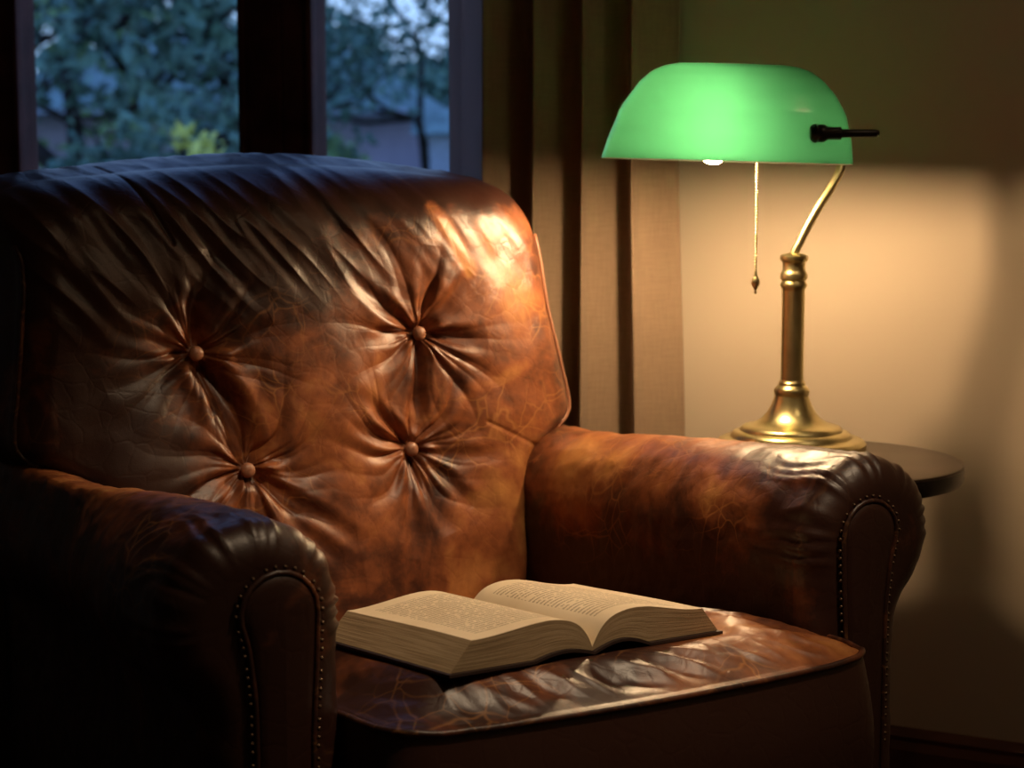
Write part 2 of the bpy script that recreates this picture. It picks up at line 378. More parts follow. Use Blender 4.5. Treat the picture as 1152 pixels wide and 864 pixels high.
def tuft(U, Z):
    h = np.zeros_like(U)
    P3 = np.stack([U, Z, np.zeros_like(U)], -1)
    # broad pillow
    h += .010 * noise(P3 * 4.5 + 5)
    for k, (bu, bz) in enumerate(BUT):
        du, dz = U - bu, Z - bz; r = np.sqrt(du ** 2 + dz ** 2 + .013 ** 2); th = np.arctan2(dz, du)
        h -= .021 * np.exp(-r / .030) + .018 * np.exp(-(r / .10) ** 2)
        wob = th + .35 * noise(np.stack([r * 9 + k * 7, th * 0 + k, np.cos(th) * 1.5], -1))
        rr = smooth(.004, .03, r) * np.exp(-(r / (.085 + .03 * noise(np.stack([np.cos(th) * 2.1 + k * 3, np.sin(th) * 2.1, th * 0], -1)))) ** 1.6)
        c1 = np.abs(np.cos(wob * 5.5 + k)) ** .8; c2 = np.abs(np.cos(wob * 9.5 + 2.1 * k))
        h += .0085 * rr * (c1 - .6) + .0035 * rr * (c2 - .6)
    CR = [((-.170, .755), (-.118, .612), .030, .012), ((.149, .765), (.126, .62), .010, .007), ((.12, .614), (.035, .70), .010, .006), ((.12, .614), (.02, .66), .008, .006),
          ((-.125, .607), (.03, .50), .012, .007), ((-.125, .607), (.0, .47), .010, .008), ((-.125, .607), (-.09, .48), .008, .007), ((-.177, .758), (-.19, .88), .008, .008), ((-.177, .758), (-.15, .89), .010, .011),
          ((-.177, .758), (-.08, .80), .009, .006), ((.12, .614), (.16, .50), .012, .008), ((.12, .614), (.205, .535), .011, .007), ((.12, .614), (.10, .47), .008, .008), ((.12, .614), (.26, .60), .006, .006),
          ((.149, .769), (.235, .85), .012, .006), ((.149, .769), (.25, .755), .010, .008), ((.149, .769), (.04, .86), .009, .007), ((.149, .769), (.17, .89), .008, .009), ((.149, .769), (.04, .77), .006, .006), ((-.125, .607), (.12, .614), .005, .022), ((-.177, .758), (-.29, .80), .007, .007), ((-.177, .758), (-.30, .72), .007, .008), ((-.125, .607), (-.27, .56), .008, .008)]
    for p, q, dep, w in CR:
        mid = noise(np.stack([Z * 7, U * 7, U * 0 + dep * 900], -1)) * .008
        d, t = seg_dist(U + mid, Z + mid * .6, p, q)
        h -= dep * (1 - t) ** .7 * np.exp(-(d / (w * (1 + 1.1 * t))) ** 2) * smooth(.0, .13, t)
        h += dep * .35 * (1 - t) ** .8 * np.exp(-((d - w * 2.3) / (w * 1.3)) ** 2) * smooth(0, .08, t)
    # wrinkled roll along the top, folds sweeping down to the right
    q = np.stack([(U * .80 + Z * .60) * 30, (U * .6 - Z * .8) * 5, U * 0 + 3], -1)
    top = smooth(.80, .93, Z + .05 * smooth(.05, -.2, U))
    top2 = top * (1 - .85 * smooth(.10, .25, U))
    h += top2 * .0045 * (1 - 2 * np.abs(noise(q))) + top * .002 * noise(q * 2.1)
    q2 = np.stack([(U * .9 + Z * .1) * 22, Z * 7, U * 0 + 9], -1)
    h += (1 - top) * smooth(.62, .4, Z) * .003 * (1 - 2 * np.abs(noise(q2)))
    h += .0022 * fbm(P3 * 14, 2) 
    # stitched seams of the side panels
    for p, q, dep in (((-.245, 1.0), (-.20, .90), .004), ((.235, .645), (.315, .605), .0012)):
        d, t = seg_dist(U, Z, p, q); h -= dep * np.exp(-(d / .003) ** 2)
    return h
vec = CT - Bd; L = np.linalg.norm(vec, axis=1); dirn = vec / L[:, None]
inner = np.linspace(0.002, 1, 230) ** .9
R1 = .042
rows = []; hs = []
Rtop = .042 + .045 * smooth(.88, 1.0, Bd[:, 1])
In = Bd + dirn * Rtop[:, None]
def dome(U, Z):
    return .045 * np.clip(1 - (np.abs(U) / .42) ** 2.4, 0, 1) * np.clip(1 - (np.abs(Z - .70) / .36) ** 2.6, 0, 1)
P2 = CT + (In[None] - CT) * inner[:, None, None]
U, Z = P2[..., 0], P2[..., 1]
fade = smooth(1.0, .93, inner)[:, None]
hf = dome(U, Z) + tuft(U, Z)
th_b = .22
Pf = np.stack([U, -hf, Z], -1)
ph = np.linspace(0, np.pi / 2, 34)[1:]
O2 = In[None] + (-dirn[None]) * (np.sin(ph)[:, None] * Rtop[None])[..., None]
drop = (1 - np.cos(ph))[:, None] * Rtop[None]
hr = dome(O2[..., 0], O2[..., 1]) + tuft(O2[..., 0], O2[..., 1])
Pr = np.stack([O2[..., 0], -hr + drop, O2[..., 1]], -1)
sd = np.linspace(0, 1, 26)[1:]
bulge = .014 * np.sin(sd * np.pi)
e0 = Pr[-1]; S = []
for s_, bg_ in zip(sd, bulge):
    q = e0.copy(); q[:, 1] = e0[:, 1] * (1 - s_) + th_b * s_
    nz = .003 * (1 - 2 * np.abs(noise(np.stack([Bd[:, 0] * 26 + Bd[:, 1] * 18, s_ * 2 + Bd[:, 0] * 0, Bd[:, 1] * 4], -1))))
    q[:, [0, 2]] = e0[:, [0, 2]] - dirn * (bg_ + nz * np.sin(s_ * np.pi))[:, None]; S.append(q)
S = np.array(S)
bk = []
for k in np.linspace(1, .02, 14)[1:]:
    q = S[-1].copy(); q[:, 0] = CT[0] + (q[:, 0] - CT[0]) * k; q[:, 2] = CT[1] + (q[:, 2] - CT[1]) * k; bk.append(q)
P = np.concatenate([Pf, Pr, S, np.array(bk)])
P[..., 1] += back_v(P[..., 2])
# wear: worn patches, amber strap mark; lamp-side light, top and left shade painted in
Uq, Zq = P[..., 0], P[..., 2]
wear_shade = .22 * smooth(-.25, .30, Uq) + .14 + .50 * noise(np.stack([Uq * 6, Zq * 6, Uq * 0], -1)) - .55 * smooth(.80, .93, Zq + .04 * (1 - smooth(.05, .33, Uq))) * (1 - smooth(.20, .34, Uq) * .6) - .45 * smooth(.90, .96, Zq) - .18 * smooth(.80, .86, Zq) - .65 * smooth(-.14, -.30, Uq)
d, t = seg_dist(Uq, Zq, (.185, .94), (.235, .855)); wear_shade += .75 * np.exp(-(d / .013) ** 4)
d, t = seg_dist(Uq, Zq, (.25, .90), (.33, .80)); wear_shade += .25 * np.exp(-(d / .025) ** 2)
d, t = seg_dist(Uq, Zq, (.20, .68), (.31, .72)); wear_shade += .35 * np.exp(-(d / .010) ** 2)
d, t = seg_dist(Uq, Zq, (.21, .60), (.29, .50)); wear_shade += .35 * np.exp(-(d / .02) ** 2)
me = orient(grid_mesh('back_cushion', P, closed_v=True, flip=False)); set_attr(me, 'wear_shade', wear_shade)
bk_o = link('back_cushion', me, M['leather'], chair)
# piping round the edge of the back
wb = Pr[22].copy(); wb[:, 1] += back_v(wb[:, 2]) - .001
sel = (np.arange(0, 1100, 5))
pipe = wb[sel]; nrm = -dirn[sel]
pipe[:, 0] += nrm[:, 0] * .0015; pipe[:, 2] += nrm[:, 1] * .0015; 
msk = (pipe[:, 2] < .90) & (pipe[:, 2] > .60)
runs = [(pipe[msk & (pipe[:, 0] > .3)], 'leather_btn'), (pipe[msk & (pipe[:, 0] < -.3)], 'leather_dark')]  # one piping, lit tone on the lamp side, shaded tone on the left
for r_, mt_ in runs: tube('piping', r_, .0032, M[mt_], bk_o, seg=8)
for bu, bz in BUT:
    z = bz; hh = (dome(np.array([[bu]]), np.array([[z]])) + tuft(np.array([[bu]]), np.array([[z]])))[0, 0]
    y = back_v(z) - hh - .008
    prof = [(.0005, .0058), (.004, .0055), (.008, .0038), (.0098, .0012), (.0100, -.001), (.0085, -.003), (.005, -.012), (.001, -.014)]
    o = lathe('button', prof, M['leather_btn'], bk_o, seg=28)
    o.location = (bu, y, z); o.rotation_euler = (math.radians(90 - 12), 0, 0)

# where the open book lies, in the chair's own frame; the cushion gives way under it
BOOK_M = Matrix.Translation((-.017, -.046, .500)) @ Matrix.Rotation(math.radians(10), 4, 'Z') @ Matrix.Rotation(math.radians(-1.5), 4, 'X') @ Matrix.Rotation(math.radians(3.0), 4, 'Y')
# ---- seat cushion
su0, su1, sv0, sv1 = -.292, .314, -.122, .60
def sq_bd(n, p=5.0):
    a = np.linspace(0, 2 * np.pi, n, endpoint=False); c, s_ = np.cos(a), np.sin(a)
    r = (np.abs(c) ** p + np.abs(s_) ** p) ** (-1 / p); return np.stack([c * r, s_ * r], -1)
n = 1000; B = sq_bd(n, 14)
cu, cv, hu, hv = (su0 + su1) / 2, (sv0 + sv1) / 2, (su1 - su0) / 2, (sv1 - sv0) / 2
def seat_z(U, V):
    s_ = np.clip(np.abs(U - cu) / hu, 0, 1); t = (V - cv) / hv
    zz = .467 - .085 * smooth(.05, 1, (V - sv0) / (sv1 - sv0)) + .046 * (1 - s_ ** 3.2) * (1 - np.abs(t) ** 3.5)
    P3 = np.stack([U, V, U * 0], -1)
    q = np.stack([(U * .75 + V * .65) * 26, (U * .65 - V * .75) * 8, U * 0 + 1], -1)
    fr_ = smooth(.25, .0, V)
    ed = smooth(1, .85, s_) * smooth(1, .9, np.abs(t))
    zz = zz + ed * (fr_ * (.0075 * (1 - 2 * np.abs(noise(q))) + .0030 * noise(q * 2.2)) + .0025 * noise(P3 * 9) + .0012 * fbm(P3 * 30, 3))
    o_ = BOOK_M.translation; R3 = BOOK_M.to_3x3(); ex, ey, ez = R3.col[0], R3.col[1], R3.col[2]
    bx = (U - o_.x) * ex.x + (V - o_.y) * ex.y; by = (U - o_.x) * ey.x + (V - o_.y) * ey.y
    zp = o_.z - ((U - o_.x) * ez.x + (V - o_.y) * ez.y) / ez.z - .0045
    bw_ = smooth(.232, .185, np.abs(bx)) * smooth(-.05, -.003, by) * smooth(.26, .20, by) * smooth(sv0 + .02, sv0 + .075, V)
    zz = zz * (1 - bw_) + zp * bw_
    return zz
rad = np.linspace(.003, 1, 200)
UV_ = B[None] * rad[:, None, None]
U = cu + UV_[..., 0] * (hu - .012); V = cv + UV_[..., 1] * (hv - .012)
V = V - .012 * (1 - ((U - cu) / hu) ** 2) * smooth(.3, -1, (V - cv) / hv)
Zs = seat_z(U, V)
top = np.stack([U, V, Zs], -1)
e = top[-1]; rows = [top]
base = np.stack([B[:, 0], B[:, 1]], -1)
for k in np.linspace(0, 1, 8)[1:]:
    q = e.copy(); q[:, 0] += base[:, 0] * .012 * math.sin(k * math.pi / 2); q[:, 1] += base[:, 1] * .012 * math.sin(k * math.pi / 2); q[:, 2] -= .012 * (1 - math.cos(k * math.pi / 2)); rows.append(q[None])
e2 = rows[-1][0]
for k in np.linspace(0, 1, 16)[1:]:
    q = e2.copy(); bb = .010 * math.sin(k * math.pi); q[:, 0] += base[:, 0] * bb; q[:, 1] += base[:, 1] * bb; q[:, 2] = e2[:, 2] * (1 - k) + .27 * k
    q[:, 2] += 0; rows.append(q[None])
e3 = rows[-1][0]
for k in (.9, .5, .02):
    q = e3.copy(); q[:, 0] = cu + (q[:, 0] - cu) * k; q[:, 1] = cv + (q[:, 1] - cv) * k; rows.append(q[None])
P = np.concatenate(rows)
Uq, Vq = P[..., 0], P[..., 1]
wear_shade = .05 + .45 * smooth(.0, .25, Uq) * smooth(.3, .0, Vq) + .6 * noise(np.stack([Uq * 9, Vq * 9, Uq * 0 + 4], -1)); wear_shade[204:] = -.55  # worn patches on top; cushion sides darkened as painted shade
me = orient(grid_mesh('seat_cushion', P, closed_v=True, flip=False)); set_attr(me, 'wear_shade', wear_shade)
seat_o = link('seat_cushion', me, M['leather_seat'], chair)
w_ = rows[4][0][::4].copy(); w_[:, 2] += .002; w_[:, 0] += base[::4, 0] * .0015; w_[:, 1] += base[::4, 1] * .0015
tube('piping', w_, .0038, M['leather_seat'], seat_o, seg=8, closed=True)

# ---- rolled arms
def arm_profile(n=260, inset=0.0):
    """(u, z) outline for the right-hand arm, inner foot over the roll to the outer foot"""
    c = np.array([.379, .573]); r = .093
    a = np.radians(np.linspace(176, -42, 60))
    pts = [(.288, .12), (.288, .3), (.287, .45), (.286, .53)] + [tuple(c + r * np.array([math.cos(x) , math.sin(x)])) for x in a] + [(.437, .50), (.429, .475), (.427, .44), (.427, .3), (.427, .12)]
    pts = np.array(pts)
    d = np.r_[0, np.cumsum(np.linalg.norm(np.diff(pts, axis=0), axis=1))]; s_ = np.linspace(0, d[-1], n)
    q = np.stack([np.interp(s_, d, pts[:, 0]), np.interp(s_, d, pts[:, 1])], -1)
    if n > 60:
        for _ in range(4): q[1:-1] = (q[:-2] + q[2:] + 2 * q[1:-1]) / 4
    T = np.gradient(q, axis=0); T /= np.linalg.norm(T, axis=1)[:, None]; Nn = np.stack([-T[:, 1], T[:, 0]], -1)   # outward
    return q - Nn * inset, Nn, s_
def make_arm(side):
    q, Nn, s_ = arm_profile(300)
    nv = 300; vv = np.linspace(.80, .0, nv)
    rows = []; wr = []
    sgn = side
    head = smooth(.50, .56, q[:, 1])
    outer = smooth(.38, .47, q[:, 0])
    def dz(v): return -.040 * smooth(0, .62, v)     # the arm dips towards the back
    seed = 11 if side > 0 else 31
    for v in vv:
        amp = 1.0
        P3 = np.stack([s_ * 5, np.full_like(s_, v * 3), s_ * 0 + seed], -1)
        puff = .003 * smooth(.55, .0, abs(v - .12)) * head
        wr_ = np.stack([s_ * 7 + v * 6, np.full_like(s_, v * 34), s_ * 0 + seed], -1)
        # gathers near the front
        g = smooth(.14, .0, v) * head * .0016 * (1 - 2 * np.abs(np.sin(s_ * 120 + 5.0 * noise(np.stack([s_ * 22, s_ * 0 + v * 9, s_ * 0 + seed], -1)))))
        disp = puff + .007 * noise(P3) + .0014 * fbm(np.stack([s_ * 30, np.full_like(s_, v * 22), s_ * 0 + seed], -1), 3) + g + .0022 * head * noise(wr_) * smooth(.0, .3, v)
        p = q + Nn * disp[:, None]
        rows.append(np.stack([p[:, 0] - .05 * outer * smooth(.08, .45, v), np.full_like(s_, v), p[:, 1] + dz(v) * smooth(.2, .5, p[:, 1])], -1))
        wr.append(-.30 * smooth(.62, .54, q[:, 1]) + head * (.50 * smooth(.04, .14, v) * (1 - .3 * smooth(.4, .6, v))) * smooth(.46, .37, q[:, 0]) + .30 * noise(P3 * 2.6) + .03 + sum(a_ * np.exp(-((v - v_) / sv) ** 2 - ((q[:, 1] - z_) / sz) ** 2) * (q[:, 0] < .40) for v_, z_, sv, sz, a_ in ((.40, .640, .035, .025, .85), (.28, .615, .03, .02, .45), (.17, .60, .035, .025, .6), (.50, .62, .05, .03, .35), (.08, .585, .02, .012, .25))))  # worn top and patches; shade of the lower sides painted into the colour
    last = rows[-1]
    rr = .040
    for ph_ in np.linspace(0, np.pi / 2, 26)[1:]:
        ins = rr * (1 - math.cos(ph_)); vq = -rr * math.sin(ph_) * .9
        g = head * .0024 * math.cos(ph_ * .8) * (1 - 2 * np.abs(np.sin(s_ * 120 + 5.0 * noise(np.stack([s_ * 22, s_ * 0, s_ * 0 + seed], -1)))))
        g0 = head * .0016 * (1 - 2 * np.abs(np.sin(s_ * 120 + 5.0 * noise(np.stack([s_ * 22, s_ * 0, s_ * 0 + seed], -1)))))
        xy = last[:, [0, 2]] - Nn * (ins + g0 - g)[:, None]
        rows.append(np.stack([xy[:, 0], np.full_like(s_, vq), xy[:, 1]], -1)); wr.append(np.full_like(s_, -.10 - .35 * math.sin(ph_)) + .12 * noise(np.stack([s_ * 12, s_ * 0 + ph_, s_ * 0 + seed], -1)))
    # face closes on itself
    f = rows[-1]; mid = np.stack([f[:, 0] * 0 + .362, f[:, 1], np.clip(f[:, 2], .12, .575)], -1)
    for k in (.35, .7, 1.0):
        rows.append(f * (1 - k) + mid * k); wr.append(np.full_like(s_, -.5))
    P = np.array(rows); P[..., 0] *= sgn
    if sgn < 0: P[..., 0] -= .006
    me = orient(grid_mesh('arm', P, flip=(sgn > 0))); set_attr(me, 'wear_shade', np.array(wr))
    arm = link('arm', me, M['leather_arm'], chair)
    # front panel, a little proud, with welt and nails round it
    c = np.array([.365, .582]); r = .038
    a = np.radians(np.linspace(186, -34, 40))
    pts = [(.334, .13), (.334, .3), (.333, .46), (.329, .53)] + [tuple(c + r * np.array([math.cos(x), math.sin(x)])) for x in a] + [(.393, .535), (.389, .50), (.388, .44), (.388, .3), (.389, .13)]
    pts = np.array(pts); d = np.r_[0, np.cumsum(np.linalg.norm(np.diff(pts, axis=0), axis=1))]; m_ = 240; ss = np.linspace(0, d[-1], m_)
    q2 = np.stack([np.interp(ss, d, pts[:, 0]), np.interp(ss, d, pts[:, 1])], -1)
    for _ in range(5): q2[1:-1] = (q2[:-2] + q2[2:] + 2 * q2[1:-1]) / 4
    T = np.gradient(q2, axis=0); T /= np.linalg.norm(T, axis=1)[:, None]; N2 = np.stack([-T[:, 1], T[:, 0]], -1)
    vf = -rr * .9
    R = []
    for off, dv in ((0, .004), (0, -.003), (-.003, -.006), (-.010, -.0075), (-.02, -.0085)):
        p = q2 + N2 * off; R.append(np.stack([p[:, 0], np.full(m_, vf + dv), p[:, 1]], -1))
    f = R[-1]; mid = np.stack([f[:, 0] * 0 + .3615, f[:, 1] - .001, np.clip(f[:, 2], .13, .572)], -1)
    for k in (.5, 1.0): R.append(f * (1 - k) + mid * k)
    P = np.array(R); P[..., 0] *= sgn
    me = grid_mesh('front_panel', P, flip=(sgn > 0))
    nn_ = np.empty(len(me.polygons) * 3); me.polygons.foreach_get('normal', nn_)
    if nn_.reshape(-1, 3)[:, 1].mean() > 0: me.flip_normals(); set_attr(me, 'wear_shade', np.full(P.shape[:2], -.5))
    fp = link('front_panel', me, M['leather_arm'], arm)
    p = q2 + N2 * .0015; w = np.stack([p[:, 0] * sgn, np.full(m_, vf - .004), p[:, 1]], -1)[::3]
    tube('welt', w, .003, M['leather_dark'], arm, seg=8)
    # nails: only the length the eye can follow
    tot = ss[-1]; i = 0; s0 = .20
    nail_me = None
    while s0 < tot - .20:
        k = np.searchsorted(ss, s0); p = q2[k] + N2[k] * .0065
        if nail_me is None:
            o = lathe('nailhead', [(.0001, -.0019), (.0010, -.0017), (.0018, -.0010), (.0022, .0), (.0022, .0012), (.0001, .0012)], M['nail'], arm, seg=12, axis='y'); nail_me = o.data
        else:
            o = D.objects.new('nailhead', nail_me); COL.objects.link(o); o.parent = arm
        o.location = (p[0] * sgn, vf - .004, p[1]); s0 += .0095; i += 1
    print('nails', i)
    return arm
for s_ in (1, -1): make_arm(s_)
# outside back, front rail, feet
def soft_box(name, lo, hi, mat, parent, bev=.02, wear_shade=-.2):
    bm = bmesh.new(); box_bm(bm, lo, hi, None, bev); bmesh.ops.recalc_face_normals(bm, faces=bm.faces); me = D.meshes.new(name); bm.to_mesh(me); bm.free()
    set_attr(me, 'wear_shade', np.full(len(me.vertices), wear_shade)); return link(name, me, mat, parent, smooth=False)
soft_box('seat_rail', (-.30, -.055, .11), (.30, .70, .272), M['leather_dark'], chair, .015)
soft_box('rear_panel', (-.425, .74, .11), (.425, .82, .60), M['leather_dark'], chair, .02)
for x in (-.36, .36):
    for y in (.0, .77):
        o = lathe('leg', [(.001, 0), (.018, 0), (.020, .01), (.024, .05), (.034, .09), (.036, .125), (.001, .125)], M['darkwood'], chair, seg=24); o.location = (x, y, 0)

# ------------------------------------------------------------------ round side table
TX, TY, TZ, TR = .435, 2.612, .586, .200
table = tag(empty('side_table', (TX, TY, 0)), 'round dark wooden side table behind the armchair, under the lamp', 'table')
to = lathe('tabletop', [(.001, TZ), (TR - .004, TZ), (TR - .001, TZ - .0015), (TR, TZ - .005)], M['tablewood'], table, seg=120)
lathe('table_edge', [(TR, TZ - .005), (TR + .0005, TZ - .020), (TR - .003, TZ - .027), (TR - .012, TZ - .030), (.001, TZ - .030)], M['tableedge'], to, seg=120)
lathe('pedestal', [(.02, TZ - .03), (.06, TZ - .032), (.055, TZ - .05), (.024, TZ - .07), (.02, TZ - .12), (.026, TZ - .16), (.022, TZ - .2), (.022, .2), (.034, .16), (.034, .1), (.02, .08), (.001, .08)], M['tableedge'], table, seg=40)
for k in range(3):
    a = k * 2.094 + .5; c_, s_ = math.cos(a), math.sin(a)
    pts = [(c_ * r, s_ * r, z) for r, z in ((.015, .115), (.06, .11), (.11, .075), (.15, .035), (.18, .018), (.19, .016))]
    tube('leg', pts, [.018, .017, .015, .014, .014, .016], M['tableedge'], table, seg=14)

# ------------------------------------------------------------------ banker's lamp
LX, LY = .4076, 2.70
sc = LY / 2100.0
lamp = tag(empty('banker_lamp', (LX, LY, TZ)), 'lit brass banker desk lamp with green glass shade on the round table', 'lamp')
pr = [(.001, 0), (.105, 0), (.1085, .003), (.1085, .011), (.105, .015), (.100, .0175), (.094, .018), (.0885, .0195), (.087, .023), (.0835, .0265), (.078, .028), (.0745, .0285), (.0735, .032), (.070, .035), (.062, .037),
      (.052, .0405), (.043, .046), (.036, .054), (.031, .0625), (.0275, .071), (.0255, .077), (.0245, .080)]
lathe('base', pr, M['brass'], lamp, seg=120)
z1 = .080
lathe('stem', [(.001, z1 - .002), (.0245, z1), (.0258, z1 + .004), (.0258, z1 + .008), (.023, z1 + .012), (.0195, z1 + .015), (.0195, z1 + .019), (.0168, z1 + .022), (.0165, z1 + .024), (.0165, .232), (.0170, .235), (.0192, .238), (.0195, .242), (.0178, .245),
     (.0170, .247), (.0195, .250), (.0198, .255), (.0178, .260), (.0165, .262), (.0165, .271), (.0170, .274), (.0195, .276), (.0205, .279), (.0200, .283), (.017, .285), (.008, .287), (.001, .287)], M['brass'], lamp, seg=64)
# shade frame: its own long axis
BX, BY = .2865, 2.632     # bulb
RZ = 1.005 - TZ          # rim height above the table
def lp(x, y, z): return (x - LX, y - LY, z - TZ)
yaw = math.radians(-4)
HS = .136
ca, sa = math.cos(yaw), math.sin(yaw)
scx = .300; scy = 2.637
nl, nf = 160, 60
lam = np.linspace(0, 2 * np.pi, nl, endpoint=False)
LPf = ([0, .25, .55, .80, .90, .96, .99, 1.0], [1, .935, .835, .69, .60, .50, .38, .0])
RPf = ([0, .24, .50, .69, .85, .93, .97, .99, 1.0], [1, .985, .94, .86, .75, .66, .57, .47, .0])
FPf = ([0, .25, .50, .70, .85, .95, .99, 1.0], [1, .97, .87, .72, .54, .33, .16, 0.0])
def shell(off):
    tt = np.sin(np.linspace(0, np.pi / 2, nf)) ** 1.0
    a_, b_ = .1755 - off, .088 - off
    rows = []
    for t in tt:
        c_, s_ = np.cos(lam), np.sin(lam); p = 3.2
        r = (np.abs(c_) ** p + np.abs(s_) ** p) ** (-1 / p)
        sl, sr, sf = np.interp(t, *LPf), np.interp(t, *RPf), np.interp(t, *FPf)
        sxx = np.where(c_ > 0, sr, sl)
        rows.append(np.stack([c_ * r * a_ * sxx, s_ * r * b_ * sf, np.full(nl, t * (HS - off))], -1))
    P = np.array(rows)
    for _ in range(2): P[1:-1] = (P[:-2] + 2 * P[1:-1] + P[2:]) / 4
    return P
TILT = math.radians(-1.6)
def shade_xf(P):
    P = P.copy(); x, z = P[..., 0].copy(), P[..., 2].copy()
    P[..., 0] = x * math.cos(TILT) - z * math.sin(TILT) * 0; P[..., 2] = z + x * math.sin(TILT)
    x, y = P[..., 0].copy(), P[..., 1].copy()
    P[..., 0] = x * ca - y * sa + scx - LX; P[..., 1] = x * sa + y * ca + scy - LY; P[..., 2] += RZ
    return P
out = shade_xf(shell(0)); inn = shade_xf(shell(.0045))
me = orient(grid_mesh('lamp_shade', out, closed_v=True, flip=False)); sh = link('lamp_shade', me, M['shade_out'], lamp)
rim = np.stack([out[0], (out[0] + inn[0]) / 2 - np.array([0, 0, .001]), inn[0]])
P = np.concatenate([rim, inn[1:]])
me = orient(grid_mesh('shade_lining', P, closed_v=True, flip=True), -1); link('shade_lining', me, M['shade_in'], sh)
# curved arm, up behind the shade's right-hand end to the pivot
ax = [(892, 290, 2.70), (894, 284, 2.70), (900, 272, 2.70), (909, 254, 2.70), (922, 231, 2.70), (934, 212, 2.705), (942, 198, 2.712), (946, 186, 2.72), (946, 172, 2.676), (942, 158, 2.68), (934, 148, 2.68), (915, 143, 2.67), (890, 143, 2.64)]
th = math.radians(6.708)
def unp(px, py, y):
    a = (px - 576) / PX; b = (432 - py) / PX; r = np.array([a, math.cos(th) + b * math.sin(th), -math.sin(th) + b * math.cos(th)]); r = r * y / r[1]
    return (r[0], r[1], r[2] + 1.0)
path = np.array([lp(*unp(*q)) for q in ax[:8]] + [lp(.478, 2.735, 1.035), lp(.462, 2.737, 1.055), lp(.435, 2.725, 1.068), lp(.395, 2.69, 1.070), lp(.350, 2.642, 1.064), lp(.335, 2.635, 1.062)])
tq = np.linspace(0, len(path) - 1, 90); k = np.clip(tq.astype(int), 0, len(path) - 2); f = (tq - k)[:, None]
pp = np.concatenate([path[:1] * 2 - path[1:2], path, path[-1:] * 2 - path[-2:-1]])
p0, p1, p2, p3 = pp[k], pp[k + 1], pp[k + 2], pp[k + 3]
sm = .5 * (2 * p1 + (p2 - p0) * f + (2 * p0 - 5 * p1 + 4 * p2 - p3) * f ** 2 + (3 * p1 - p0 - 3 * p2 + p3) * f ** 3)
tube('curved_arm', sm, .0064, M['brass'], lamp, seg=18)
so = lathe('socket', [(.001, .0), (.014, .0), (.016, .006), (.016, .030), (.019, .034), (.019, .045), (.014, .047), (.001, .047)], M['porcelain'], lamp, seg=32, axis='x')
so.location = lp(.300, BY, 1.062)
so.rotation_euler = (0, 0, 0)
bl = lathe('bulb', [(.0005, -.060), (.008, -.0588), (.0135, -.055), (.0175, -.048), (.0192, -.038), (.0190, -.026), (.0165, -.010), (.013, .004), (.0115, .012), (.001, .013)], M['bulb'], lamp, seg=32)
bl.location = lp(BX + .001, BY, 1.060); bl.rotation_euler = (0, math.radians(8), 0)
# pivot knob and black rod at the right-hand end
kx, kz = .4085, 1.040
ky = scy - .075
kn = empty('knob_holder'); D.objects.remove(kn)
kb = lathe('pivot_knob', [(.0005, -.012), (.0085, -.0115), (.0125, -.008), (.0135, -.004), (.0115, -.001), (.0125, .002), (.0125, .007), (.009, .012), (.009, .03), (.0005, .03)], M['black'], lamp, seg=10, axis='x')
kb.location = lp(*unp(921, 150, 2.551)); 
tube('pivot_rod', [lp(*unp(922, 150, 2.549)), lp(*unp(955, 150, 2.549)), lp(*unp(985, 150, 2.549)), lp(*unp(989, 150, 2.549))], [.0060, .0056, .0056, .004], M['black'], lamp, seg=14)
# bead chain
cx0 = np.array(lp(*unp(852, 178, 2.625))); cx1 = np.array(lp(*unp(850, 308, 2.625)))
bm = bmesh.new(); nb = 40
for i in range(nb):
    p = cx0 + (cx1 - cx0) * i / (nb - 1)
    bmesh.ops.create_uvsphere(bm, u_segments=8, v_segments=6, radius=.0021, matrix=Matrix.Translation(Vector(p)))
me = D.meshes.new('pull_chain'); bm.to_mesh(me); bm.free(); pc_o = link('pull_chain', me, M['brass'], lamp)
pd = lathe('chain_bell', [(.0005, .012), (.002, .011), (.0022, .006), (.0035, .004), (.0055, .0), (.0062, -.004), (.0050, -.008), (.0025, -.012), (.0012, -.014), (.0022, -.0165), (.0015, -.019), (.0003, -.020)], M['brass'], pc_o, seg=20)
pd.location = lp(*unp(850, 315, 2.625))

